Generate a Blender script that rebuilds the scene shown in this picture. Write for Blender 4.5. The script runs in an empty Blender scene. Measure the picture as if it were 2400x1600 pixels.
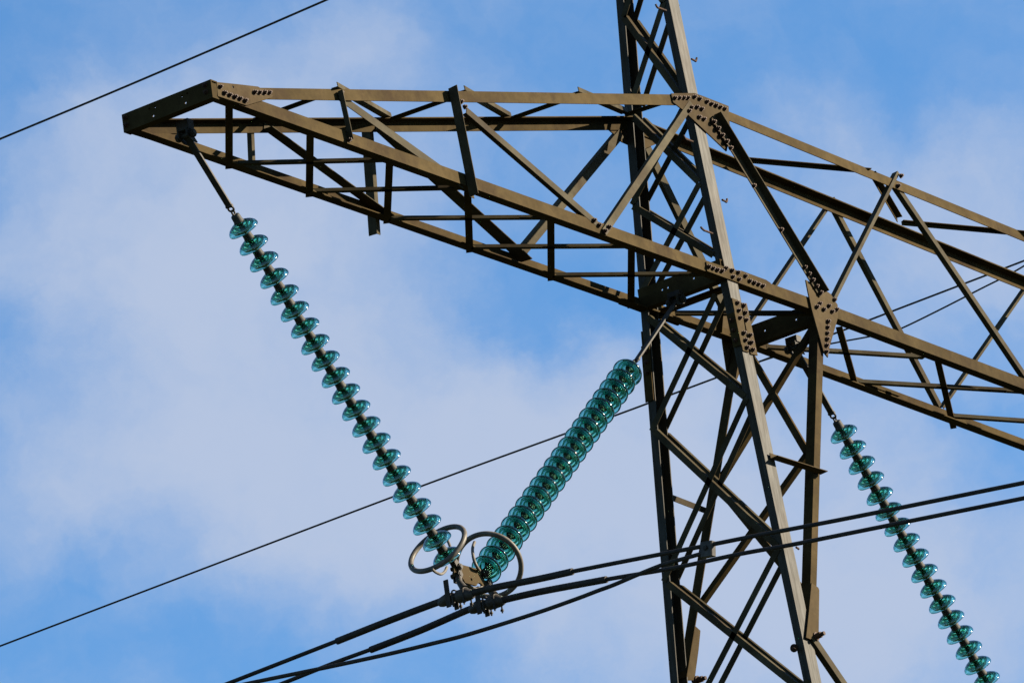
import bpy, bmesh, math, random
from mathutils import Vector as V, Matrix
from mathutils.geometry import tessellate_polygon
random.seed(7)
S = bpy.context.scene
COL = S.collection

# ------------------------------------------------------------------ camera
YAW, PIT, ROL = 0.592755, 0.341835, -0.13579
TGT = V((-2.471418, 0.0, -0.968859)); DIST = 75.0; FPX = 23142.85
fw = V((math.cos(PIT)*math.cos(YAW), math.cos(PIT)*math.sin(YAW), math.sin(PIT)))
r0 = fw.cross(V((0, 0, 1))).normalized(); u0 = r0.cross(fw)
rt = r0*math.cos(ROL) + u0*math.sin(ROL); up = u0*math.cos(ROL) - r0*math.sin(ROL)
CAM = TGT - fw*DIST
cd = bpy.data.cameras.new("camera"); cam = bpy.data.objects.new("camera", cd); COL.objects.link(cam)
M3 = Matrix((rt, up, -fw)).transposed().to_4x4(); M3.translation = CAM
cam.matrix_world = M3
cd.sensor_width = 36; cd.lens = FPX/2400*36; cd.clip_start = 1; cd.clip_end = 5000
S.camera = cam
GROUND = -27.7

# ------------------------------------------------------------------ world, sun, exposure
SUN_EL = math.radians(26); SUN_AZ = math.radians(139)      # azimuth clockwise from +Y
SKY_STRENGTH, SUN_STRENGTH, EXPOSURE = 0.05, 5.0, 1.9
sdir = V((math.sin(SUN_AZ)*math.cos(SUN_EL), math.cos(SUN_AZ)*math.cos(SUN_EL), math.sin(SUN_EL)))
sl = bpy.data.lights.new("sun", 'SUN'); sl.energy = SUN_STRENGTH; sl.angle = math.radians(0.5); sl.color = (1, .88, .69)
so = bpy.data.objects.new("sun", sl); COL.objects.link(so)
so.rotation_euler = (-sdir).to_track_quat('-Z', 'Y').to_euler(); so.location = sdir*60
S.view_settings.view_transform = 'Standard'; S.view_settings.look = 'None'
S.view_settings.exposure = EXPOSURE; S.view_settings.gamma = 1

w = bpy.data.worlds.new("World"); S.world = w; w.use_nodes = True
nt = w.node_tree; nt.nodes.clear()
def nd(t, **k):
    n = nt.nodes.new(t)
    for a, b in k.items(): setattr(n, a, b)
    return n
def ma(op, a, b=None, c=None, clamp=False):
    n = nd('ShaderNodeMath', operation=op, use_clamp=clamp)
    for i, x in enumerate((a, b, c)):
        if x is None: continue
        if isinstance(x, (int, float)): n.inputs[i].default_value = x
        else: nt.links.new(x, n.inputs[i])
    return n.outputs[0]
def vm(op, a, b=None, scale=None):
    n = nd('ShaderNodeVectorMath', operation=op)
    for i, x in enumerate((a, b)):
        if x is None: continue
        if isinstance(x, (tuple, V)): n.inputs[i].default_value = tuple(x)
        else: nt.links.new(x, n.inputs[i])
    if scale is not None: n.inputs['Scale'].default_value = scale
    return n.outputs['Value'] if op == 'DOT_PRODUCT' else n.outputs['Vector']
sky = nd('ShaderNodeTexSky', sky_type='NISHITA', sun_disc=False)
sky.sun_elevation = SUN_EL; sky.sun_rotation = SUN_AZ
sky.altitude = 100; sky.air_density = 1.0; sky.dust_density = 0.1; sky.ozone_density = 3.0
tc = nd('ShaderNodeTexCoord').outputs['Generated']
K = FPX/1200
fz = ma('MAXIMUM', vm('DOT_PRODUCT', tc, fw), 0.02)
cx = ma('MULTIPLY', ma('DIVIDE', vm('DOT_PRODUCT', tc, rt), fz), K)      # bearing within the cloud bank
cy = ma('MULTIPLY', ma('DIVIDE', vm('DOT_PRODUCT', tc, up), fz), K)
comb = nd('ShaderNodeCombineXYZ'); nt.links.new(cx, comb.inputs[0]); nt.links.new(cy, comb.inputs[1])
wz = nd('ShaderNodeTexNoise'); wz.inputs['Scale'].default_value = 2.6; wz.inputs['Detail'].default_value = 8; wz.inputs['Roughness'].default_value = .6
nt.links.new(comb.outputs[0], wz.inputs['Vector'])
warp = vm('SCALE', vm('SUBTRACT', wz.outputs['Color'], (.5, .5, .5)), scale=.42)
q = vm('ADD', comb.outputs[0], warp)
sp = nd('ShaderNodeSeparateXYZ'); nt.links.new(q, sp.inputs[0])
BANKS = [(790,130,240,110,.5),(430,300,330,90,.32),(250,520,270,200,.55),(560,620,280,230,.45),(740,470,250,160,.42),(1010,330,160,140,.1),
 (330,900,360,230,.32),(800,900,330,220,.42),(1000,1060,420,190,.42),(340,1130,350,160,.45),(850,1240,420,160,.42),
 (1500,1250,450,230,.48),(2100,1400,500,230,.55),(2170,430,310,170,.5),(2280,620,230,120,.35),(1950,800,240,150,.35),(1420,1020,260,160,.3),
 (1780,1050,300,200,.35),(1700,1520,500,180,.42),(1180,880,200,160,.12),(240,1540,420,110,-.25),(1310,740,190,130,-.3),(2290,960,150,70,-.25),
 (80,760,150,80,-.2),(1150,1540,250,80,-.1),(2000,120,600,120,-.15),(150,120,260,120,-.15)]
acc = None
for bx, by, sx, sy, am in BANKS:
    a = ma('DIVIDE', ma('SUBTRACT', sp.outputs[0], (bx-1200)/1200), sx/1200)
    b = ma('DIVIDE', ma('SUBTRACT', sp.outputs[1], -(by-800)/1200), sy/1200)
    g = ma('MULTIPLY', ma('EXPONENT', ma('MULTIPLY', ma('ADD', ma('MULTIPLY', a, a), ma('MULTIPLY', b, b)), -.75)), am)
    acc = g if acc is None else ma('ADD', acc, g)
nz = nd('ShaderNodeTexNoise'); nz.inputs['Scale'].default_value = 3.6; nz.inputs['Detail'].default_value = 10; nz.inputs['Roughness'].default_value = .58
nt.links.new(q, nz.inputs['Vector'])
acc = ma('ADD', acc, ma('MULTIPLY', ma('SUBTRACT', nz.outputs['Fac'], .5), 1.15))
mr = nd('ShaderNodeMapRange', interpolation_type='SMOOTHSTEP'); nt.links.new(acc, mr.inputs[0])
mr.inputs[1].default_value = -.34; mr.inputs[2].default_value = 1.02; mr.inputs[3].default_value = 0.0; mr.inputs[4].default_value = .93
CLOUD = nd('ShaderNodeRGB'); CLOUD.outputs[0].default_value = (2.62, 3.07, 4.02, 1)
mx = nd('ShaderNodeMix', data_type='RGBA'); mx.clamp_factor = True
nt.links.new(mr.outputs[0], mx.inputs[0]); nt.links.new(vm('MULTIPLY', sky.outputs[0], (.54, .83, 1.02)), mx.inputs[6]); nt.links.new(CLOUD.outputs[0], mx.inputs[7])
bg = nd('ShaderNodeBackground'); bg.inputs['Strength'].default_value = SKY_STRENGTH
nt.links.new(mx.outputs[2], bg.inputs['Color'])
wo = nd('ShaderNodeOutputWorld'); nt.links.new(bg.outputs[0], wo.inputs[0])

# ------------------------------------------------------------------ materials
def metal(name, c1, c2, rough=.55, metallic=.0, scale=3, streak=(1, 1, 1), spec=.35, dirt=None, bump=.0, vary=.13, sheen=None):
    m = bpy.data.materials.new(name); m.use_nodes = True; t = m.node_tree; bs = t.nodes['Principled BSDF']
    tcn = t.nodes.new('ShaderNodeTexCoord'); mp = t.nodes.new('ShaderNodeMapping'); mp.inputs['Scale'].default_value = streak
    t.links.new(tcn.outputs['Object'], mp.inputs[0])
    n1 = t.nodes.new('ShaderNodeTexNoise'); n1.inputs['Scale'].default_value = scale; n1.inputs['Detail'].default_value = 8; n1.inputs['Roughness'].default_value = .62
    t.links.new(mp.outputs[0], n1.inputs['Vector'])
    cr = t.nodes.new('ShaderNodeValToRGB'); cr.color_ramp.elements[0].position = .34; cr.color_ramp.elements[1].position = .66
    cr.color_ramp.elements[0].color = (*c1, 1); cr.color_ramp.elements[1].color = (*c2, 1)
    t.links.new(n1.outputs['Fac'], cr.inputs[0]); col = cr.outputs[0]
    if dirt:
        n2 = t.nodes.new('ShaderNodeTexNoise'); n2.inputs['Scale'].default_value = 1.7; n2.inputs['Detail'].default_value = 9; n2.inputs['Roughness'].default_value = .7
        t.links.new(tcn.outputs['Object'], n2.inputs['Vector'])
        r2 = t.nodes.new('ShaderNodeValToRGB'); r2.color_ramp.elements[0].position = .47; r2.color_ramp.elements[1].position = .66
        t.links.new(n2.outputs['Fac'], r2.inputs[0])
        mm = t.nodes.new('ShaderNodeMix'); mm.data_type = 'RGBA'; mm.inputs[7].default_value = (*dirt, 1)
        t.links.new(r2.outputs[0], mm.inputs[0]); t.links.new(col, mm.inputs[6]); col = mm.outputs[2]
    oi = t.nodes.new('ShaderNodeObjectInfo'); mr_ = t.nodes.new('ShaderNodeMapRange'); mr_.inputs[3].default_value = 1-vary; mr_.inputs[4].default_value = 1+vary
    t.links.new(oi.outputs['Random'], mr_.inputs[0])
    n4 = t.nodes.new('ShaderNodeTexNoise'); n4.inputs['Scale'].default_value = 14; n4.inputs['Detail'].default_value = 10; n4.inputs['Roughness'].default_value = .75
    t.links.new(tcn.outputs['Object'], n4.inputs['Vector'])
    m4 = t.nodes.new('ShaderNodeMapRange'); m4.inputs[1].default_value = .3; m4.inputs[2].default_value = .7; m4.inputs[3].default_value = .80; m4.inputs[4].default_value = 1.20
    t.links.new(n4.outputs['Fac'], m4.inputs[0])
    mu = t.nodes.new('ShaderNodeMath'); mu.operation = 'MULTIPLY'; t.links.new(mr_.outputs[0], mu.inputs[0]); t.links.new(m4.outputs[0], mu.inputs[1])
    vs_ = t.nodes.new('ShaderNodeVectorMath'); vs_.operation = 'SCALE'; t.links.new(col, vs_.inputs[0]); t.links.new(mu.outputs[0], vs_.inputs['Scale'])
    t.links.new(vs_.outputs[0], bs.inputs['Base Color'])
    bs.inputs['Roughness'].default_value = rough; bs.inputs['Metallic'].default_value = metallic
    bs.inputs['Specular IOR Level'].default_value = spec
    if sheen:      # patchy gloss of the zinc coat
        ms = t.nodes.new('ShaderNodeMapRange'); ms.inputs[1].default_value = .3; ms.inputs[2].default_value = .7
        ms.inputs[3].default_value, ms.inputs[4].default_value = sheen
        t.links.new(n1.outputs['Fac'], ms.inputs[0]); t.links.new(ms.outputs[0], bs.inputs['Specular IOR Level'])
    if bump:
        n3 = t.nodes.new('ShaderNodeTexNoise'); n3.inputs['Scale'].default_value = 60; n3.inputs['Detail'].default_value = 4
        t.links.new(tcn.outputs['Object'], n3.inputs['Vector'])
        bp = t.nodes.new('ShaderNodeBump'); bp.inputs['Strength'].default_value = bump; bp.inputs['Distance'].default_value = .004
        t.links.new(n3.outputs['Fac'], bp.inputs['Height']); t.links.new(bp.outputs[0], bs.inputs['Normal'])
    return m
PAINT = metal('weathered_brown_paint', (.0268, .0180, .0064), (.0465, .0322, .0132), .6, scale=2.2, dirt=(.020, .0120, .0058), spec=.01)
PLATE = metal('brown_plate_paint', (.0370, .0260, .0124), (.048, .0345, .0175), .6, scale=3, dirt=(.030, .0195, .0095), spec=.01)
BRACE = metal('grey_brown_bracing', (.028, .0218, .0112), (.054, .0455, .028), .55, scale=2.5, dirt=(.025, .017, .009), spec=.015)
GALV = metal('galvanised_leg', (.0205, .0178, .0118), (.033, .0300, .0235), .58, scale=5, streak=(8, 8, .5), dirt=(.024, .0175, .010), spec=.2, sheen=(.06, .15))
RUST = metal('rusty_bolt', (.020, .012, .008), (.055, .026, .014), .6, scale=30, spec=.08)
CAPM = metal('cast_iron_cap', (.026, .0245, .021), (.050, .047, .041), .6, scale=25, spec=.08, bump=.35)
RING = metal('grey_ring_tube', (.075, .065, .053), (.105, .093, .078), .5, scale=14, spec=.14, bump=.2)
WIRE = metal('weathered_aluminium', (.022, .018, .0155), (.036, .031, .027), .6, scale=20, spec=.08)
DARKST = metal('dark_forged_steel', (.018, .015, .012), (.035, .029, .022), .5, scale=15, spec=.08)
CLAMPM = metal('cast_clamp', (.036, .031, .026), (.055, .049, .043), .5, scale=18, spec=.1)
GRASS = metal('field_grass', (.012, .018, .007), (.028, .032, .015), .9, scale=.3, spec=.1)
GLASS = bpy.data.materials.new('teal_glass'); GLASS.use_nodes = True
_t = GLASS.node_tree; _b = _t.nodes['Principled BSDF']
_b.inputs['Base Color'].default_value = (.62, .97, .90, 1); _b.inputs['Roughness'].default_value = .02
_b.inputs['Coat Weight'].default_value = .3; _b.inputs['Coat Roughness'].default_value = .12
_b.inputs['Transmission Weight'].default_value = 1; _b.inputs['IOR'].default_value = 1.5
_va = _t.nodes.new('ShaderNodeVolumeAbsorption'); _va.inputs['Color'].default_value = (.002, .62, .42, 1); _va.inputs['Density'].default_value = 58
_t.links.new(_va.outputs[0], _t.nodes['Material Output'].inputs['Volume'])

# ------------------------------------------------------------------ mesh helpers
class MB:
    def __init__(s): s.v = []; s.f = []
    def add(s, vs, fs):
        o = len(s.v); s.v += [V(x) for x in vs]; s.f += [[i+o for i in f] for f in fs]; return s
    def prism(s, sec, p0, p1, u, v):
        """extrude a 2D section (list of (a,b)) from p0 to p1; section axes u, v"""
        p0, p1 = V(p0), V(p1); n = len(sec)
        vs = [p0+u*a+v*b for a, b in sec] + [p1+u*a+v*b for a, b in sec]
        fs = [[i, (i+1) % n, n+(i+1) % n, n+i] for i in range(n)]
        tri = tessellate_polygon([[V((a, b, 0)) for a, b in sec]])
        fs += [list(t) for t in tri] + [[n+i for i in reversed(t)] for t in tri]
        return s.add(vs, fs)
    def angle(s, p0, p1, da, db, a, b, t):
        p0, p1 = V(p0), V(p1); ax = (p1-p0).normalized()
        u = (da-ax*da.dot(ax)).normalized(); v = (db-ax*db.dot(ax)).normalized()
        return s.prism([(0, 0), (a, 0), (a, t), (t, t), (t, b), (0, b)], p0, p1, u, v)
    def channel(s, p0, p1, du, dv, w_, q_, t):
        p0, p1 = V(p0), V(p1); ax = (p1-p0).normalized()
        u = (du-ax*du.dot(ax)).normalized(); v = (dv-ax*dv.dot(ax)).normalized()
        return s.prism([(0, 0), (w_, 0), (w_, q_), (w_-t, q_), (w_-t, t), (t, t), (t, q_), (0, q_)], p0, p1, u, v)
    def bar(s, p0, p1, du, wu, wv):
        p0, p1 = V(p0), V(p1); ax = (p1-p0).normalized()
        u = (du-ax*du.dot(ax)).normalized(); v = ax.cross(u)
        return s.prism([(-wu/2, -wv/2), (wu/2, -wv/2), (wu/2, wv/2), (-wu/2, wv/2)], p0, p1, u, v)
    def plate(s, pts, holes, n, t):
        """flat plate: outline pts and round holes (centre, radius), lying on pts, thickness t along n"""
        n = V(n).normalized(); pts = [V(p) for p in pts]; o = pts[0]
        a = (pts[1]-o).normalized(); a = (a-n*a.dot(n)).normalized(); b = n.cross(a)
        loops = [[V(((p-o).dot(a), (p-o).dot(b), 0)) for p in pts]]
        for c, rr in holes:
            c2 = V(((V(c)-o).dot(a), (V(c)-o).dot(b), 0))
            loops.append([c2+V((rr*math.cos(k*math.pi/6), -rr*math.sin(k*math.pi/6), 0)) for k in range(12)])
        fl = [p for l in loops for p in l]; m = len(fl)
        vs = [o+a*p.x+b*p.y for p in fl]; vs += [x+n*t for x in vs]
        tri = tessellate_polygon(loops)
        fs = [list(x) for x in tri] + [[i+m for i in reversed(x)] for x in tri]
        k = 0
        for l in loops:
            for i in range(len(l)):
                fs.append([k+i, k+(i+1) % len(l), m+k+(i+1) % len(l), m+k+i])
            k += len(l)
        return s.add(vs, fs)
    def tube(s, path, rad, seg=12, lobes=0, pitch=.2, amp=.07, caps=True):
        path = [V(p) for p in path]; n = len(path)
        rads = rad if isinstance(rad, (list, tuple)) else [rad]*n
        d = (path[1]-path[0]).normalized(); u = d.orthogonal().normalized(); L = 0; vs = []
        for i, p in enumerate(path):
            d = (path[min(i+1, n-1)]-path[max(i-1, 0)]).normalized()
            u = (u-d*u.dot(d)).normalized(); v = d.cross(u)
            if i: L += (p-path[i-1]).length
            for k in range(seg):
                th = 2*math.pi*k/seg; rr = rads[i]
                if lobes: rr *= 1+amp*abs(math.cos(lobes/2*(th-2*math.pi*L/pitch)))-amp
                vs.append(p+u*rr*math.cos(th)+v*rr*math.sin(th))
        fs = [[i*seg+k, i*seg+(k+1) % seg, (i+1)*seg+(k+1) % seg, (i+1)*seg+k] for i in range(n-1) for k in range(seg)]
        if caps: fs += [list(range(seg))[::-1], [(n-1)*seg+k for k in range(seg)]]
        return s.add(vs, fs)
    def lathe(s, prof, seg=40, o=V((0, 0, 0)), ax=V((0, 0, 1)), closed=False):
        ax = V(ax).normalized(); u = ax.orthogonal().normalized(); v = ax.cross(u); n = len(prof); vs = []
        for rr, h in prof:
            for k in range(seg):
                th = 2*math.pi*k/seg; vs.append(o+ax*h+(u*math.cos(th)+v*math.sin(th))*rr)
        rng = range(n if closed else n-1)
        fs = [[i*seg+k, i*seg+(k+1) % seg, ((i+1) % n)*seg+(k+1) % seg, ((i+1) % n)*seg+k] for i in rng for k in range(seg)]
        if not closed: fs += [list(range(seg))[::-1], [(n-1)*seg+k for k in range(seg)]]
        return s.add(vs, fs)
    def torus(s, c, n, R, r, seg=64, ts=14, a0=0, a1=2*math.pi):
        n = V(n).normalized(); u = n.orthogonal().normalized(); v = n.cross(u)
        vs = []
        for i in range(seg):
            th = 2*math.pi*i/seg; e = u*math.cos(th)+v*math.sin(th)
            for k in range(ts):
                ph = 2*math.pi*k/ts; vs.append(V(c)+e*(R+r*math.cos(ph))+n*r*math.sin(ph))
        return s.add(vs, [[i*ts+k, ((i+1) % seg)*ts+k, ((i+1) % seg)*ts+(k+1) % ts, i*ts+(k+1) % ts] for i in range(seg) for k in range(ts)])
    def mesh(s, name, mat, smooth=False, origin=V((0, 0, 0)), angle=None):
        me = bpy.data.meshes.new(name); me.from_pydata([v-origin for v in s.v], [], s.f)
        bm = bmesh.new(); bm.from_mesh(me); bmesh.ops.recalc_face_normals(bm, faces=bm.faces)
        if smooth:
            for f in bm.faces: f.smooth = True
            for e in bm.edges:
                if len(e.link_faces) == 2 and e.calc_face_angle(0) > (angle or .7): e.smooth = False
        bm.to_mesh(me); bm.free(); me.materials.append(mat); return me
    def build(s, name, mat, parent=None, smooth=False, angle=None):
        org = ORG.get(parent.name, V((0, 0, 0))) if parent else V((0, 0, 0))
        o = bpy.data.objects.new(name, s.mesh(name, mat, smooth, org, angle)); COL.objects.link(o)
        if parent: o.parent = parent; ORG[o.name] = org
        return o
ORG = {}
def thing(name, label, cat, loc=(0, 0, 0), group=None):
    o = bpy.data.objects.new(name, None); COL.objects.link(o); o.location = loc; o.empty_display_size = .2
    ORG[o.name] = V(loc); o['label'] = label; o['category'] = cat
    if group: o['group'] = group
    return o
def tag(o, label, cat, group=None):
    o['label'] = label; o['category'] = cat
    if group: o['group'] = group
    return o
def smooth_path(pts, n=8):
    pts = [V(p) for p in pts]; out = []
    for i in range(len(pts)-1):
        a, b, c, d = pts[max(i-1, 0)], pts[i], pts[i+1], pts[min(i+2, len(pts)-1)]
        for k in range(n):
            t = k/n; out.append(.5*((2*b)+(c-a)*t+(2*a-5*b+4*c-d)*t*t+(3*b-a-3*c+d)*t**3))
    return out+[pts[-1]]

# ------------------------------------------------------------------ survey of the structure (metres; x along the beam, y along the line, z up; z=0 beam bottom)
L, HB, HT, ZT = 6.5, .41565, .31068, 1.50684      # arm length, half width at bottom / top chord, beam depth at mast
SL = (HB-HT)/ZT                                    # batter of the mast
LW, LQ = .140, .070                                # leg channel: web, flange
NEAR = (V((0, 1, -SL)), -HB); FAR = (V((0, 1, SL)), HB)
nN = V((0, -1, SL)).normalized(); nF = V((0, 1, SL)).normalized()
X, Y, Z = V((1, 0, 0)), V((0, 1, 0)), V((0, 0, 1))
def at(px, py, plane):
    """where the sight line through a measured point meets a plane of the structure"""
    n, d = plane; dr = fw*FPX + rt*(px-1200) - up*(py-800)
    return CAM + dr*((d-n.dot(CAM))/n.dot(dr))
def zoom(ox, oy, sc): return lambda x, y: (ox+x/sc, oy+y/sc)
za, zb, zc, zd = zoom(250, 150, 3.92), zoom(750, 150, 3.92), zoom(1250, 150, 3.92), zoom(1800, 150, 3.92)
ze, zf, zg = zoom(750, 450, 3.92), zoom(1250, 450, 3.92), zoom(1800, 550, 3.92)
zm, zn, zo = zoom(1650, 620, 6.533), zoom(1450, 1200, 3.92), zoom(940, 1200, 6.534)
zh, zi = zoom(1400, 700, 3.92), zoom(1400, 1000, 3.92)
NLEN = math.sqrt(1+SL*SL)
def N(p, off=0): return at(*p, (NEAR[0], NEAR[1]-off*NLEN))       # on the near face, off outward of it
def F(p, off=0): return at(*p, (FAR[0], FAR[1]+off*NLEN))
def NO(p, off): return N(p, off)-nN*off
def yn(z): return -HB+SL*z
def far_of(p): return V((p.x, -p.y, p.z))

tower = thing('transmission_tower', 'brown steel lattice pylon with a long crossarm and a tapering laced mast', 'pylon', (0, 0, GROUND))
def part(name, mb, mat=PAINT, parent=None, smooth=False): return mb.build(name, mat, parent or tower, smooth)
# bolts: one shared mesh
_bm = MB(); hexp = lambda r: [(r*math.cos(k*math.pi/3), r*math.sin(k*math.pi/3)) for k in range(6)]
circ = lambda r, n=10: [(r*math.cos(k*2*math.pi/n), r*math.sin(k*2*math.pi/n)) for k in range(n)]
_bm.prism(circ(.0225, 14), (0, 0, -.001), (0, 0, .004), X, Y).prism(hexp(.0185), (0, 0, .004), (0, 0, .022), X, Y).prism(circ(.0095), (0, 0, .022), (0, 0, .034), X, Y)
BOLT = _bm.mesh('bolt', RUST)
def bolt(p, n, parent):
    o = bpy.data.objects.new('bolt', BOLT); COL.objects.link(o); o.parent = parent
    q = n.to_track_quat('Z', 'Y').to_matrix().to_4x4() @ Matrix.Rotation(random.random()*2, 4, 'Z') @ Matrix.Scale(random.uniform(.86, .96), 4)
    o.matrix_local = Matrix.Translation(p-ORG[parent.name]) @ q
    return o
def web(name, p0, p1, side, a=.05, b=.045, edge=-1, out=-1, off=.008, t=.006, mat=BRACE, parent=None):
    """angle bar lying in the near (-1) or far (+1) face; edge: which edge carries the second flange, out: +1 outward"""
    n = nN if side < 0 else nF
    p0, p1 = V(p0), V(p1); ax = (p1-p0).normalized(); qv = n.cross(ax)
    if qv.x < 0: qv = -qv
    mb = MB().angle(p0+qv*edge*a/2+n*off, p1+qv*edge*a/2+n*off, -qv*edge, n*out, a, b, t)
    return part(name, mb, mat, parent)

# ------------------------------------------------------------------ mast
ZTOP = 3.3
for sgn, nm in ((-1, 'near'), (1, 'far')):
    c = lambda z: V((0, sgn*(HB-SL*z), z))
    part('leg', MB().channel(c(GROUND), c(ZTOP), X, -sgn*Y, LW, LQ, .009), GALV)
# lacing nodes measured on the front lacing plane (x = 0)
X0 = (X, 0.0)
def yz(px, py): return at(px, py, X0)
def lace(p, q_):
    """one bar of the lacing on each of the two lacing planes of the mast"""
    a, b = V(p), V(q_); ax = (b-a).normalized(); qv = X.cross(ax)
    if qv.z < 0: qv = -qv
    for x0 in (-.0065, LW+.001):
        s = V((x0, 0, 0))
        part('lacing_bar', MB().angle(a+qv*.026+s, b+qv*.026+s, -qv, X, .052, .046, .0055), BRACE)
Fb = [((1462, 41), (1594, 225)), ((1480, 272), (1638, 427)), ((1484, 484), (1672, 598)), ((1518, 744), (1746, 930)), ((1534, 1010), (1822, 1280)), ((1566, 1368), (1870, 1610))]
Fa = [((1556, 6), (1481, 240)), ((1603, 250), (1482, 480)), ((1640, 430), (1501, 690)), ((1677, 690), (1528, 1010)), ((1750, 932), (1556, 1362)), ((1824, 1285), (1650, 1622))]
for a, b in Fb+Fa: lace(yz(*a), yz(*b))
lace(yz(1462, 41), yz(1520, -150)); lace(yz(1556, 6), yz(1440, -160))
zlow = yz(1870, 1610).z
low = MB(); zz = zlow; flip = 1
while zz > GROUND+.4:
    h = min(2.6*(HB-SL*zz)*.8, zz-GROUND)
    for x0 in (-.0065, LW+.001):
        for sgn in (1, -1):
            a, b = V((x0, sgn*(HB-SL*zz), zz)), V((x0, -sgn*(HB-SL*(zz-h)), zz-h))
            qv = X.cross((b-a).normalized()); low.angle(a, b, qv, X, .06, .05, .006)
    zz -= h
part('lower_lacing', low, BRACE)

# ------------------------------------------------------------------ crossarm chords
def chord(name, p0, p1, side, top, a, b):
    """p0,p1: on the outer face, mid height of the standing flange"""
    p0, p1 = V(p0), V(p1); s = 1 if top else -1
    upv = V((0, SL*(1 if side < 0 else -1), 1)).normalized()
    inw = Y if side < 0 else -Y
    return part(name, MB().angle(p0+upv*s*a/2, p1+upv*s*a/2, -upv*s, inw, a, b, .009))
BN0, BN1, BN2, BN3 = N(za(1010, 262)), N((1699.0, 639.0)), N((1937, 724)), N((2400, 899))
BN0 = V((-L, yn(0), 0))
BNx = BN3+(BN3-BN2)*.6
TN0, TN1 = N((510, 217.5)), N((1617, 234.5))
TNa, TNb = N((1700, 268)), N((2400, 555)); TNx = TNb+(TNb-TNa)*.35
for side, m in ((-1, lambda p: p), (1, far_of)):
    chord('bottom_chord', m(BN0), m(BN2), side, False, .102, .082)
    chord('bottom_chord', m(BN2), m(BNx), side, False, .102, .082)
    chord('top_chord', m(TN0), m(TN1), side, True, .090, .085)
    chord('top_chord', m(TN1), m(TNx), side, True, .084, .08)

# ------------------------------------------------------------------ end beam and cross beams (channels along the line)
def cross_beam(x, z0, z1, holes, name, y0=-.46, y1=.46):
    pl = (X, x)
    pts = [V((x, y0, z0)), V((x, y1, z0)), V((x, y1, z1)), V((x, y0, z1))]
    mb = MB().plate(pts, [(at(*h, pl), .0085) for h in holes], X, .009)
    for zf_, k in ((z0, 0), (z1-.010, 0)):
        mb.prism([(0, 0), (.068, 0), (.068, .010), (0, .010)], (x+.0092, y0, zf_), (x+.0092, y1, zf_), X, Z)
    return part(name, mb)
endb = cross_beam(-L-.05, -.078, .064, [za(740, 270), za(690, 297), za(724, 358), za(392, 412), za(445, 395), za(428, 478)], 'end_beam', -.435, .400)
for yy, zz in ((-.38, .035), (-.38, -.02), (.37, .03), (.37, -.03)): bolt(V((-L-.05, yy, zz)), -X, endb)
part('end_plate', MB().plate([V((-L-.040, -.425, -.070)), V((-L+.03, -.425, -.070)), V((-L+.03, -.425, .058)), V((-L-.040, -.425, .058))], [], Y, .008))
cbm = cross_beam(-.035, -.055, .115, [zoom(1400, 620, 6.533)(990, 385), zoom(1400, 620, 6.533)(1078, 352), zoom(1400, 620, 6.533)(1475, 208)], 'cross_beam', -.40, .40)
cbr = cross_beam(1.36, -.085, .080, [zm(877, 910), zm(962, 882), zm(930, 1008), zm(1408, 840)], 'cross_beam', -.40, .40)
# strut across the mast just behind the cross beam
ps = [at(*zf(1262, 1100), (Z, -.06)), at(*zf(1690, 955), (Z, -.06))]
xs_ = (ps[0].x+ps[1].x)/2
part('cross_strut', MB().angle((xs_, -.40, -.06), (xs_, .40, -.06), -X, Z, .07, .06, .007), PAINT)

# ------------------------------------------------------------------ web members of the faces
web('web_post', N(za(2128, 262)), N(za(2228, 715)), -1, .04, .045, -1, 1, .010)
web('web_post', N(zb(1188, 240)), N(zb(1385, 1235)), -1, .055, .082, -1, 1, .010)
web('web_diagonal', N(zb(190, 290)), N(zb(1330, 1105)), -1, .072, .05, 1, -1, -.016, mat=BRACE)
n3 = web('web_diagonal', N(zb(1345, 425)), N(zc(590, 1470)), -1, .060, .040, -1, -1, .002)
n4 = web('web_diagonal', NO(zc(655, 1545), .016), NO(zc(1455, 360), .016), -1, .060, .045, -1, -1, .016)
web('web_post', F(za(1345, 585)), F(za(1362, 995)), 1, .036, .042, -1, 1, .004)
web('web_diagonal', F(za(1430, 575)), F(ze(590, 215)), 1, .06, .088, -1, -1, -.012)
p2 = web('web_post', F(zb(480, 560)), F(ze(550, 385)), 1, .046, .078, -1, 1, .010)
n3f = web('web_diagonal', F(zb(500, 575)), F(ze(1835, 610)), 1, .085, .115, -1, -1, -.014)
n4f = web('web_diagonal', F(ze(1800, 620)), F(zc(800, 640)), 1, .075, .05, -1, 1, -.012)
K1 = web('knee_brace', NO(zc(1648, 485), .024), NO(zm(1790, 470), .024), -1, .085, .068, 1, 1, .024, .008)
K1f = web('knee_brace', far_of(N(zc(1648, 485))), far_of(N(zm(1790, 470))), 1, .085, .088, 1, 1, .024, .008)
# inner beam to the right of the knee
r1 = web('web_diagonal', NO((2106, 404), .016), NO((1951, 712), .016), -1, .030, .055, -1, -1, .016)
web('web_diagonal', N((2100, 425)), N((2412, 886)), -1, .055, .045, -1, -1, -.012)
web('web_diagonal', F((1958, 464)), F((1752, 770)), 1, .022, .050, -1, 1, .002)
web('web_diagonal', F((1955, 478)), F((2205, 950)), 1, .05, .045, -1, 1, .002)
web('web_diagonal', F((2212, 955)), F((2440, 628)), 1, .022, .050, -1, 1, .002)
# bolts at the web ends
for p in ((553, 1438), (600, 1483)): bolt(N(zc(*p), .004), nN, n3)
for p in ((690, 1500), (655, 1535)): bolt(N(zc(*p), .018), nN, n4)
for p in ((1290, 350), (1325, 398)): bolt(N(zb(*p), .004), nN, n3)
bolt(N(zm(1990, 540), .02), nN, r1)

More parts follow.
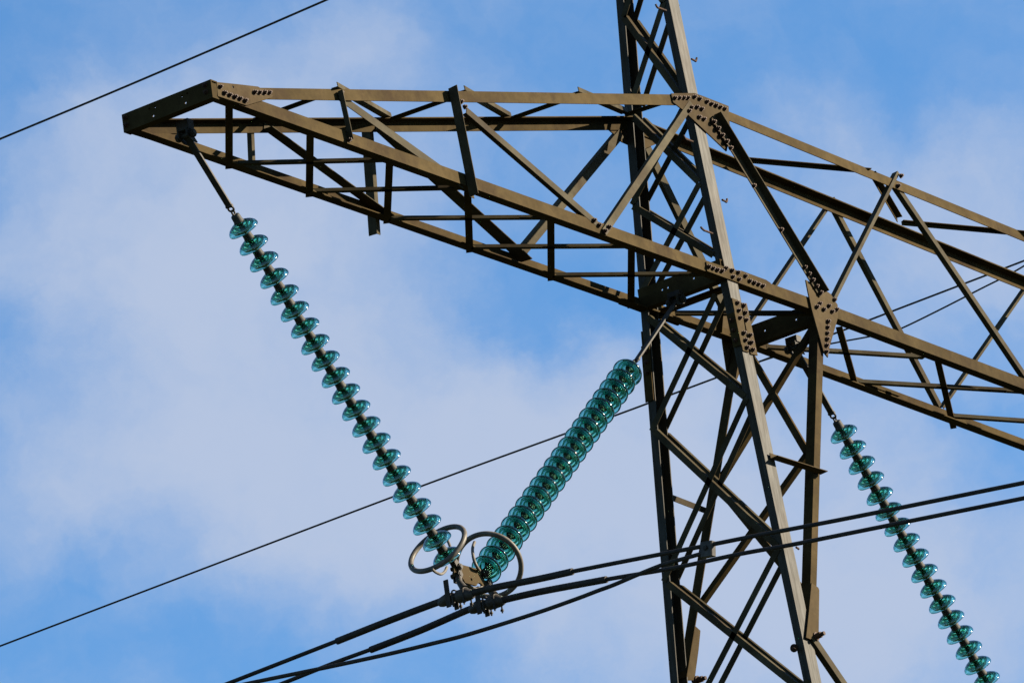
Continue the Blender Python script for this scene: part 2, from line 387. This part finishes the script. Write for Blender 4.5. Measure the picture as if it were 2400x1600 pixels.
bolt(N(za(2150, 268), .018), nN, r1); bolt(N(za(2222, 700), .018), nN, r1)
bolt(N((2110, 413), .024), nN, r1); bolt(N((2104, 436), .004), nN, r1)
# ------------------------------------------------------------------ lacing of the bottom and top planes of the beam
ZB = (Z, -.052)
def flat_lace(p0, p1, a=.055, b=.05, mat=BRACE, name='bottom_lacing', upz=1, sidef=1, up_vec=Z):
    p0, p1 = V(p0), V(p1); ax = (p1-p0).normalized(); qv = up_vec.cross(ax)
    if qv.y < 0: qv = -qv
    part(name, MB().angle(p0+qv*sidef*a/2, p1+qv*sidef*a/2, -qv*sidef, up_vec*upz, a, b, .006), mat)
def B(p): return at(*p, ZB)
A_ = [((537, 245), (537, 396)), ((727, 315), (725, 462)), ((913, 383), (907, 524)), ((1096, 450), (1101, 592)), ((1291, 516), (1292, 658)), ((1480, 583), (1479, 722))]
for a, b in A_: flat_lace(B(a), B(b), .056, .045, PAINT, sidef=-1)
B_ = [((560, 386), (915, 378)), ((730, 451), (1092, 443)), ((912, 515), (1280, 513)), ((1105, 582), (1478, 580)), ((1296, 648), (1655, 645))]
for a, b in B_: flat_lace(B(a), B(b), .045, .04, BRACE, sidef=1)
for a, b in (((1585, 738), (1915, 738)), ((1800, 817), (2165, 840)), ((2012, 898), (2420, 922)), ((2230, 978), (2460, 994))):
    flat_lace(B(a), B(b), .045, .045, BRACE, sidef=1)
for a, b in (((1966, 767), (2004, 903)), ((2197, 843), (2235, 1004)), ((1690, 715), (1685, 780))): flat_lace(B(a), B(b), .05, .04, PAINT, sidef=-1)
# top plane: contains the two top chords on the arm
tn = (TN1-TN0).cross(Y).normalized(); tn = tn if tn.z > 0 else -tn
TPL = (tn, tn.dot(TN1)+.047)
tr = (TNx-TN1).cross(Y).normalized(); tr = tr if tr.z > 0 else -tr
TPR = (tr, tr.dot(TN1)+.042)
for a, b in (((785, 206), (911, 278)), ((1083, 214), (1192, 277)), ((1350, 217), (1464, 266))):
    flat_lace(at(*a, TPL), at(*b, TPL), .055, .038, BRACE, 'top_lacing', 1, -1, tn)
for a, b in (((584, 281), (760, 217)), ((911, 277), (1058, 225)), ((1194, 275), (1320, 231)), ((1462, 266), (1575, 229))):
    flat_lace(at(*a, TPL), at(*b, TPL), .035, .03, PAINT, 'top_lacing', -1, 1, tn)
for a, b in (((1735, 369), (2040, 396)), ((2115, 517), (2430, 545))):
    flat_lace(at(*a, TPR), at(*b, TPR), .04, .035, PAINT, 'top_lacing', -1, 1, tr)
flat_lace(at(2046, 402, TPR), at(2108, 508, TPR), .05, .045, PAINT, 'top_lacing', -1, 1, tr)

# ------------------------------------------------------------------ gusset plates with their bolts
def gusset(pts, bolts, side, off, t=.010, name='gusset_plate', mat=PLATE, mir=False, hl=()):
    n = nN if side < 0 else nF
    f = (lambda p, o: far_of(N(p, o))) if mir else (N if side < 0 else F)
    mb = MB().plate([f(p, off) for p in pts], [(f(h, off), .010) for h in hl], n, t)
    g = part(name, mb, mat)
    for b in bolts: bolt(f(b, off+t), n, g)
    return g
TG = [zc(*p) for p in ((1258, 276), (1470, 272), (1545, 298), (1785, 392), (1790, 480), (1802, 640), (1768, 806), (1425, 482), (1366, 426), (1276, 356))]
TB = [zc(*p) for p in ((1297, 316), (1338, 314), (1378, 314), (1414, 314), (1476, 305), (1523, 324), (1590, 350), (1632, 370), (1672, 385), (1712, 400), (1753, 415), (1497, 400), (1542, 417), (1518, 492), (1562, 510), (1448, 402), (1424, 435))]
gusset(TG, TB, -1, .002)
gusset(TG[:5]+[zc(1600, 560)]+TG[7:], TB[:8], 1, .002, mir=True)
TIPG = [za(*p) for p in ((1003, 172), (1200, 192), (1380, 213), (1520, 296), (1500, 318), (1275, 386), (1012, 300))]
TIPB = [za(*p) for p in ((1040, 212), (1078, 270), (1125, 288), (1173, 305), (1220, 322), (1268, 340), (1355, 262), (1400, 265), (1445, 265), (1490, 265))]
gusset(TIPG, TIPB, -1, .001, hl=[za(1153, 217)]); gusset(TIPG, TIPB[:6], 1, .001, mir=True)
BG = [zm(*p) for p in ((20, -40), (480, 92), (560, 100), (940, 242), (1010, 290), (940, 440), (920, 435), (35, 105))]
BB = [zm(*p) for p in ((65, 35), (130, 60), (195, 85), (265, 100), (325, 60), (420, 95), (517, 125), (435, 190), (530, 228), (627, 178), (692, 255), (758, 282), (825, 305), (893, 330))]
gusset(BG, BB, -1, .002, name='splice_plate', mat=PAINT); gusset(BG, [], 1, .002, name='splice_plate', mat=PAINT, mir=True)
KG = [zm(*p) for p in ((1545, 240), (1580, 420), (1640, 700), (1820, 1345), (1885, 1425), (1892, 1330), (2042, 790), (2030, 620), (1925, 455), (1890, 430))]
KB = [zm(*p) for p in ((1765, 600), (1720, 650), (1825, 690), (1905, 635), (1955, 722), (2025, 690), (1890, 875), (1885, 962), (1880, 1052), (1878, 1143), (1870, 1238), (1865, 1335))]
gusset(KG, KB, -1, .010); gusset(KG, [], 1, .010, mir=True)
for p in ((1652, 535), (1692, 595), (1730, 657), (1770, 715), (1805, 775), (2018, 1122), (2270, 1525)): bolt(N(zc(*p), .033), nN, K1)
for p in ((1535, 45), (1595, 145), (1652, 240), (1715, 335), (1775, 435)): bolt(N(zm(*p), .033), nN, K1)
# leg splices below the beam: two strips with a gap on each leg
sl_pts = ([zm(*p) for p in ((412, 515), (545, 568), (672, 1348), (583, 1322))], [zm(*p) for p in ((562, 590), (640, 598), (808, 1397), (702, 1372))])
sl_b = ([zm(*p) for p in ((503, 590), (527, 705), (548, 815), (600, 1050), (627, 1158), (650, 1272))], [zm(*p) for p in ((600, 630), (622, 740), (640, 850), (697, 1083), (715, 1195), (740, 1305))])
for pts, bs_ in zip(sl_pts, sl_b):
    gusset(pts, bs_, -1, .001, name='splice_plate'); gusset(pts, [], 1, .001, name='splice_plate', mir=True)
for sgn in (-1, 1):        # side splices on the front flanges
    za_, zb_ = -.34, (-.62 if sgn < 0 else -.80)
    c = lambda z, d: V((-.008, sgn*(HB-SL*z)-sgn*d, z))
    sp_ = part('splice_plate', MB().plate([c(za_, -.014), c(zb_, -.014), c(zb_, .064), c(za_, .064)], [], X, -.008), PAINT)
    for k in range(3):
        bolt(c(za_-.06-k*.085, .028)-X*.008, -X, sp_)
# flange edges of joints on the far chord (stepped pieces seen on its lower edge)
for x0, x1 in ((-4.35, -3.75), (-.62, .55), (3.0, 3.5)):
    part('splice_plate', MB().prism([(0, 0), (.07, 0), (.07, .008), (0, .008)], (x0, HB-.085, -.060), (x1, HB-.085, -.060), Y, Z), PAINT)

# ------------------------------------------------------------------ knee struts and their bracing
KN0 = N((1924, 742)); KNb = N(zn(1772, 1120)); KN1 = KNb
for side, m in ((-1, lambda p: p), (1, far_of)):
    a, b = m(KN0), m(KN1); s = side
    part('knee_strut', MB().angle(a+V((-.035, 0, 0)), b+V((-.035, 0, 0)), X, Y if s < 0 else -Y, .078, .085, .008), PAINT)
kd = (KN1-KN0); kn = kd.cross(Y).normalized(); KP = (kn, kn.dot(KN0))
def kbar(p, q_, a=.05):
    p0, p1 = at(*p, KP), at(*q_, KP); ax = (p1-p0).normalized(); qv = kn.cross(ax)
    part('knee_lacing', MB().angle(p0-qv*a/2, p1-qv*a/2, qv, -kn if kn.x < 0 else kn, a, .04, .006), PAINT)
kbar((1905, 762), (1668, 1150), .055); kbar((1738, 800), (1893, 1065), .055)
kbar((1889, 1062), (1640, 1412), .055); kbar((1690, 1150), (1886, 1390), .055)
# tapered foot plates and pins where the struts meet the legs
fp = gusset([zn(*p) for p in ((1763, 650), (1826, 695), (1834, 720), (1828, 1150), (1792, 1182), (1714, 1152), (1738, 930))], [], -1, .012, name='foot_plate')
gusset([zn(*p) for p in ((688, 1028), (752, 1085), (735, 1260), (697, 1540), (585, 1545), (640, 1290))], [], 1, -.02, name='foot_plate')
for c, n, f in ((zn(1790, 1150), nN, N), (zn(700, 1545), -nF, F)):
    p = f(c, .0); mb = MB().lathe([(.035, -.03), (.035, .012), (.024, .012), (.024, .055), (.016, .055), (.016, .085)], 20, p+n*.02, n)
    part('pin', mb, RUST, smooth=True)
web('lower_brace', N(zn(1775, 1165)), N(zn(2110, 1655)), -1, .07, .05, -1, -1, .022)
web('lower_brace', F(zn(690, 1560)), F(zn(860, 1760)), 1, .07, .05, -1, 1, .006)
web('tie_angle', NO(zi(1585, 268), .014), NO(zi(2045, 412), .014), -1, .050, .072, 1, 1, .014, mat=PLATE)
web('tie_angle', F(zi(700, 650)), F(zi(1010, 770)), 1, .05, .05, 1, 1, .004)
# stub with bolts on the flank of the near leg
pst = at(*zn(1612, 1240), (X, .0))
part('pin', MB().lathe([(.03, 0), (.03, .03), (.018, .03), (.018, .07)], 16, pst, V((-.4, -.2, -.3))), RUST, smooth=True)
# climbing pegs (J hooks)
def peg(a, b, c):
    pa = N(a, .0); pb = N(b, .0); pc = N(c, .0)
    part('climbing_peg', MB().tube(smooth_path([pa, (pa*.35+pb*.65), pb, pc], 5), .0085, 8), RUST, smooth=True)
z8 = zoom(1350, 0, 5.873)
peg(z8(1590, 815), z8(1650, 845), z8(1662, 800)); peg(zc(1735, 1248), zc(1775, 1268), zc(1780, 1240))
peg(z8(1240, 150), z8(1120, 105), z8(1095, 60)); peg(zf(1645, 382), zf(1565, 350), zf(1538, 322)); peg(zc(1465, 715), zc(1400, 690), zc(1380, 655))
peg(zn(1630, 320), zn(1650, 332), zn(1656, 342))

# ------------------------------------------------------------------ insulator strings
YP = (Y, 0.0)
R_ = .1185; PITCH = .1495
GP = [(.030, .014), (.044, .014), (.062, .008), (.084, -.004), (.102, -.018), (.113, -.032), (.1175, -.044), (R_, -.052), (.1165, -.057), (.1120, -.058),
      (.1095, -.052), (.1060, -.036), (.1000, -.024), (.0930, -.020), (.0900, -.030), (.0875, -.046), (.0845, -.052), (.0805, -.048), (.0780, -.030), (.0740, -.013), (.0680, -.008),
      (.0650, -.024), (.0620, -.042), (.0585, -.046), (.0550, -.040), (.0525, -.016), (.048, -.003), (.038, -.001), (.030, -.001)]
DISC = MB().lathe(GP, 56, closed=True).mesh('glass_disc', GLASS, True, angle=1.2)
CAPP = [(.010, -.075), (.010, -.05), (.022, -.045), (.024, -.030), (.0275, -.009), (.0275, .010), (.037, .013), (.0395, .018), (.0395, .024), (.0365, .030), (.0352, .066), (.033, .076), (.024, .082), (.012, .083)]
CAP = MB().lathe(CAPP, 28).mesh('metal_cap', CAPM, True, angle=.6)
def axis_mat(o, d):
    """local +z along d"""
    return Matrix.Translation(o) @ V(d).to_track_quat('Z', 'Y').to_matrix().to_4x4()
def string(first, last, label, n=21, extra=True):
    p0, p1 = at(*first, YP), at(*last, YP); ax = (p0-p1).normalized(); st = (p1-p0)/20
    p0 = p0+ax*.034; p1 = p1+ax*.034
    root = thing('insulator_string', label, 'insulator', p0, 'strings of green glass insulator discs on the pylon')
    for k in range(n):
        g = bpy.data.objects.new('glass_disc', DISC); COL.objects.link(g); g.parent = root
        g.matrix_local = axis_mat(st*k, ax) @ Matrix.Rotation(k*1.3, 4, 'Z')
        c = bpy.data.objects.new('metal_cap', CAP); COL.objects.link(c); c.parent = g
    return root, p0, p1, ax
def hanger(root, top, p0, ax, wbar=.05):
    """forked suspension bar, shackle and ball link above the first disc"""
    e = p0+ax*.145; d = (top-e).normalized(); s = d.cross(Y).normalized()
    mb = MB().bar(e, top+d*.02, Y, wbar, .014)
    mb.prism(circ(.011), e+d*.012-Y*.03, e+d*.012+Y*.03, X, Z)
    mb.build('hanger_bar', DARKST, root)
    MB().torus(e-d*.012, s, .022, .008, 24, 10).build('shackle', DARKST, root, True)
    MB().torus(e-d*.045, Y, .018, .0075, 24, 10).build('shackle', DARKST, root, True)
def bracket(root, top, down, zt):
    """pivot block and cheeks hung under the flange of a cross beam (underside at height zt)"""
    mb = MB().prism([(-.035, -.055), (.035, -.055), (.035, .055), (-.035, .055)], V((top.x, 0, top.z+.035)), V((top.x, 0, zt-.001)), X, Y)
    for k in (-1, 1):
        q = top+Y*(k*.040-.005)
        mb.plate([q+V((-.05, 0, .04)), q+V((.05, 0, .04)), q+V((.045, 0, -.02)), q+down*.07+V((.028, 0, 0)), q+down*.07+V((-.028, 0, 0)), q+V((-.045, 0, -.02))], [], Y, .010)
    mb.prism(circ(.020, 14), top-Y*.085, top+Y*.085, X, Z)
    mb.prism(hexp(.032), top-Y*.078, top-Y*.055, X, Z).prism(hexp(.032), top+Y*.06, top+Y*.083, X, Z)
    mb.build('pivot_bracket', DARKST, root)

sA, a0, a1, axA = string((568.5, 533.5), (1046, 1303), 'long insulator string slanting down from the far end of the crossarm to the twin conductors')
tA = at(436, 318, YP); hanger(sA, tA, a0, axA, .052); bracket(sA, tA, (a0-tA).normalized(), -.070)
sB, b0, b1, axB = string((1472, 871), (1142, 1331), 'insulator string seen nearly end-on, its round discs overlapping, left of the mast')
tB = at(1585, 706, YP); hanger(sB, tB, b0, axB, .046); bracket(sB, tB, (b0-tB).normalized(), -.055)
c_last = (1976+20*20.85, 1015+20*36.0)
sC, c0, c1, axC = string((1976, 1015), c_last, 'insulator string at the right running down out of the picture behind the conductors')
tC = at(1862, 815, YP); hanger(sC, tC, c0, axC, .052); bracket(sC, tC, (c0-tC).normalized(), -.085)

# grading rings (children of their strings)
dA = (rt*.59-up*.80)*.90+fw*.44
cA = at(*zo(560, 560), YP)
rg = MB().torus(cA, dA, .236, .0205, 72, 14).build('grading_ring', RING, sA, True)
cB = at(*zo(1343, 810), YP); dB = axB*.55+fw*.45
rgb = MB().torus(cB, dB, .247, .0205, 72, 14).build('grading_ring', RING, sB, True)
def arm(parent, pts, r=.011): MB().tube(smooth_path(pts, 6), r, 10).build('support_arm', RING, parent, True)
arm(rg, [at(*zo(470, 865), (Y, -.10)), at(*zo(530, 915), (Y, -.08)), at(*zo(610, 945), (Y, -.05)), at(*zo(670, 905), (Y, -.02)), at(*zo(700, 840), (Y, 0))])
arm(rg, [at(*zo(700, 400), (Y, .12)), at(*zo(735, 480), (Y, .10)), at(*zo(775, 600), (Y, .05)), at(*zo(790, 740), (Y, .02))])
arm(rgb, [at(*zo(1125, 455), (Y, .02)), at(*zo(1095, 560), (Y, .0)), at(*zo(1110, 700), (Y, -.03)), at(*zo(1150, 810), (Y, -.05)), at(*zo(1200, 890), (Y, -.03))], .012)
arm(rgb, [at(*zo(1010, 1100), (Y, .02)), at(*zo(1080, 1150), (Y, .02)), at(*zo(1190, 1170), (Y, 0)), at(*zo(1280, 1080), (Y, 0))], .012)

# yoke plate between the two strings
yk = thing('yoke_plate', 'flat tan steel yoke plate joining the two insulator strings above the conductors', 'yoke plate', at(*zo(1040, 960), YP))
o_ = [(868, 800), (1060, 850), (1190, 888), (1200, 930), (1192, 975), (1215, 1025), (1262, 1048), (1330, 1070), (1340, 1110), (1290, 1130), (1225, 1135), (1205, 1100), (1175, 1085), (1148, 1100), (1130, 1132), (1040, 1108), (958, 1085), (925, 1025), (890, 995), (840, 1000), (795, 985), (785, 880), (800, 800)]
MB().plate([at(*zo(*p), YP) for p in o_], [(at(*zo(1052, 1035), YP), .012)], -Y, .016).build('plate', PLATE, yk)
def clevis(parent, p, d, r=.034, ln=.075, sep=.018, name='clevis'):
    d = V(d).normalized(); s = d.cross(Y).normalized(); mb = MB()
    for k in (-1, 1):
        base = p+Y*(k*(sep)-.008)
        mb.prism([(-r*.8, -r), (r*.8, -r), (r, 0), (r*.7, ln), (-r*.7, ln), (-r, 0)], base-Y*.005, base+Y*.005, s, d)
    mb.prism(circ(.017, 12), p-Y*.052, p+Y*.045, X, Z).prism(hexp(.026), p-Y*.044, p-Y*.030, X, Z)
    mb.prism(circ(.024, 12), p+d*(ln-.02), p+d*(ln+.03), s, Y)
    return mb.build(name, DARKST, parent)
clevis(yk, at(*zo(845, 850), YP), axA, .03, .06); clevis(yk, at(*zo(1268, 950), YP), axB, .034, .075)

# ------------------------------------------------------------------ conductors
zp, zq, zr, zs = zoom(500, 1200, 3.92), zoom(900, 1150, 5.227), zoom(1900, 900, 4.704), zoom(1400, 1000, 3.92)
XC1 = at(*zo(860, 1290), YP).x; XC2 = at(*zo(1330, 1395), YP).x
P1, P2 = (X, XC1), (X, XC2)
C1 = [zp(110, 1580), zp(620, 1381), zp(1130, 1182), zp(1600, 1000), zp(2080, 820), zo(860, 1297), zo(1400, 1158), zo(2091, 1022), zq(2310, 985), zs(600, 1165), zs(970, 1095), zs(1500, 990), zs(2352, 828), (2400, 1130.7)]
C2 = [zp(640, 1568), zp(1100, 1385), zp(1440, 1260), zp(1900, 1085), zp(2352, 890), zo(1330, 1400), zo(2091, 1222), (1421.7, 1357), zs(700, 1295), zs(1300, 1168), zs(1800, 1078), zs(2352, 968), (2400, 1166.8)]
C3 = [(436, 1633), (500, 1619), zp(330, 1568), zp(870, 1457), zp(1100, 1410), zp(1600, 1302), zp(2000, 1207), zp(2352, 1117), (1250, 1438), (1350, 1403), zs(0, 1505), zs(150, 1450), zs(380, 1352), zs(600, 1265), zs(800, 1207), zs(985, 1155)]
def extend(pts, d0=40, d1=45):
    a = (pts[0]-pts[1]).normalized(); b = (pts[-1]-pts[-2]).normalized()
    q = lambda p, d, D: [p+d*D*k for k in (.015, .05, .15, .4, 1)]
    return q(pts[0], a, d0)[::-1]+pts+q(pts[-1], b, d1)
def cable(name, pts, r, label, group, lobes=0):
    return tag(MB().tube(smooth_path(pts, 8), r, 20 if lobes else 12, lobes, .25, .05).build(name, WIRE, None, True, 1.2), label, 'power line', group)
TW = 'twin conductors under the yoke plate'
w1 = [at(*p, P1) for p in C1]; w2 = [at(*p, P2) for p in C2]; w3 = [at(*p, P1) for p in C3]
k1 = cable('conductor', extend(w1), .0162, 'upper of the twin conductors, passing through the left clamp and the small spacer block', TW)
k2 = cable('conductor', extend(w2), .0162, 'lower of the twin conductors, passing through the clamp at the right end of the yoke', TW)
j3 = tag(MB().tube(smooth_path(w3, 8), .0158, 12).build('jumper_cable', WIRE, None, True), 'slack dark cable looping below both clamps and ending at the small spacer block', 'power line')
def rods(parent, pts, n0, n1):
    path = smooth_path(pts, 60)
    MB().tube(path, [.0265]*len(path), 48, 14, .42, .085).build('armour_rods', WIRE, parent, True, 1.2)
rods(k1, [at(*p, P1) for p in [zp(1135, 1184)]+C1[3:9]], 0, 0)
rods(k2, [at(*p, P2) for p in [zp(1445, 1262)]+C2[3:8]], 0, 0)

def clamp(xc, pc, link, label, pd):
    """suspension clamp: boat body, keepers, strap and U-bolts, hung from the yoke"""
    root = thing('suspension_clamp', label, 'cable clamp', pc, 'suspension clamps hanging from the yoke plate')
    d = pd.normalized()                                    # along the cable, towards the camera
    upc = (Z-d*d.z).normalized(); s = X
    MB().tube([pc-d*.17-Z*.022, pc-d*.145-Z*.013, pc-d*.09, pc-d*.035+Z*.004, pc-d*.032+Z*.004, pc+d*.0], [.024, .038, .045, .040, .033, .033], 24).build('boat_body', CLAMPM, root, True)
    MB().tube([pc+d*.005, pc+d*.012, pc+d*.07+Z*.003, pc+d*.12-Z*.004, pc+d*.15-Z*.012], [.034, .050, .052, .042, .024], 24).build('keeper', CLAMPM, root, True)
    MB().bar(pc-d*.05-s*.050-Z*.078, pc-d*.05-s*.050+Z*.135, d, .040, .010).bar(pc-d*.05+s*.050-Z*.078, pc-d*.05+s*.050+Z*.05, d, .040, .010).build('strap', DARKST, root)
    for dd in (-.012, .088):
        u_ = MB()
        u_.tube(smooth_path([pc+d*dd-s*.047-Z*.082, pc+d*dd-s*.047+Z*.02, pc+d*dd-s*.034+Z*.046, pc+d*dd+Z*.055, pc+d*dd+s*.034+Z*.046, pc+d*dd+s*.047+Z*.02, pc+d*dd+s*.047-Z*.082], 5), .0065, 8)
        for k in (-1, 1): u_.prism(hexp(.0135), pc+d*dd+s*k*.047-Z*.068, pc+d*dd+s*k*.047-Z*.054, X, Y)
        u_.build('u_bolt', DARKST, root)
    tp = link; bt = pc+Z*.055+d*.04
    MB().tube([tp+V((0, -.02, -.005)), tp*.5+bt*.5+d*.01, bt+d*.03], [.026, .024, .030], 16).build('hanger_link', CLAMPM, root, True)
    lk = MB()
    for k in (-1, 1): lk.bar(tp+Y*(k*.020-.008)+Z*.02, tp+Y*(k*.02-.008)-Z*.06, X, .045, .009)
    lk.prism(circ(.019, 14), tp-Y*.05, tp+Y*.04, X, Z).prism(hexp(.03), tp-Y*.045, tp-Y*.028, X, Z)
    lk.build('clevis', DARKST, root)
    return root
clamp(XC1, at(*zo(860, 1297), P1), at(*zo(842, 965), YP), 'cast suspension clamp under the left corner of the yoke plate', w1[7]-w1[4])
clamp(XC2, at(*zo(1330, 1400), P2), at(*zo(1300, 1095), YP), 'cast suspension clamp under the right corner of the yoke plate', w2[6]-w2[4])

# spacer block joining the upper conductor and the jumper cable
e1, e2 = at(*zs(1025, 1085), P1), at(*zs(1010, 1150), P1)
dd = (at(*zs(1500, 990), P1)-at(*zs(600, 1165), P1)).normalized(); ee = (e1-e2); ee = (ee-dd*ee.dot(dd)).normalized()
spc = thing('spacer_clamp', 'small grey bolted block where the jumper cable meets the upper conductor', 'cable clamp', e1)
m_ = (e1+e2)/2
MB().prism([(-.052, -.022), (-.045, -.030), (.045, -.030), (.052, -.022), (.052, .022), (.045, .030), (-.045, .030), (-.052, .022)], m_-ee*.062, m_+ee*.05, dd, X).build('block', CLAMPM, spc)
MB().prism(hexp(.016), m_-X*.045, m_+X*.045, dd, ee).prism(circ(.022, 12), m_-X*.033, m_+X*.033, dd, ee).build('bolt', DARKST, spc)

# ------------------------------------------------------------------ wires of the neighbouring line, further back
PX = (X, 62.0)
WA = [at(*p, PX) for p in ((-60, 351.5), (0, 326), (250, 222), (510, 111), (766, 0), (830, -27))]
WB = [at(*p, PX) for p in ((-60, 1536), (0, 1513), (500, 1323), (1000, 1134), (1448, 971), (1630, 903), (1775, 849), (1981, 772), (2042, 748), (2348, 631), (2460, 588))]
WC = [at(*p, PX) for p in ((1735, 865), (1790, 844), (1860, 824), (1948, 805), (2030, 790), (2085, 779), (2120, 766), (2200, 727), (2300, 676), (2371, 640), (2450, 593))]
BG_ = 'thin wires of the neighbouring line'
for pts, lab, e, rr in ((WA, 'thin dark wire crossing the sky at the upper left above the crossarm', 1, .0185), (WB, 'thin dark wire running behind the insulators and the mast from lower left', 1, .0155), (WC, 'slack thin wire sagging below the straight one behind the right arm', 0, .0135)):
    tag(MB().tube(smooth_path(extend(pts, 60, 60) if e else pts, 6), rr, 10).build('overhead_wire', WIRE, None, True), lab, 'power line', BG_)

# ------------------------------------------------------------------ ground far below
g = MB().add([(-1500, -1500, GROUND), (1500, -1500, GROUND), (1500, 1500, GROUND), (-1500, 1500, GROUND)], [[0, 1, 2, 3]]).build('ground', GRASS)
g['kind'] = 'structure'
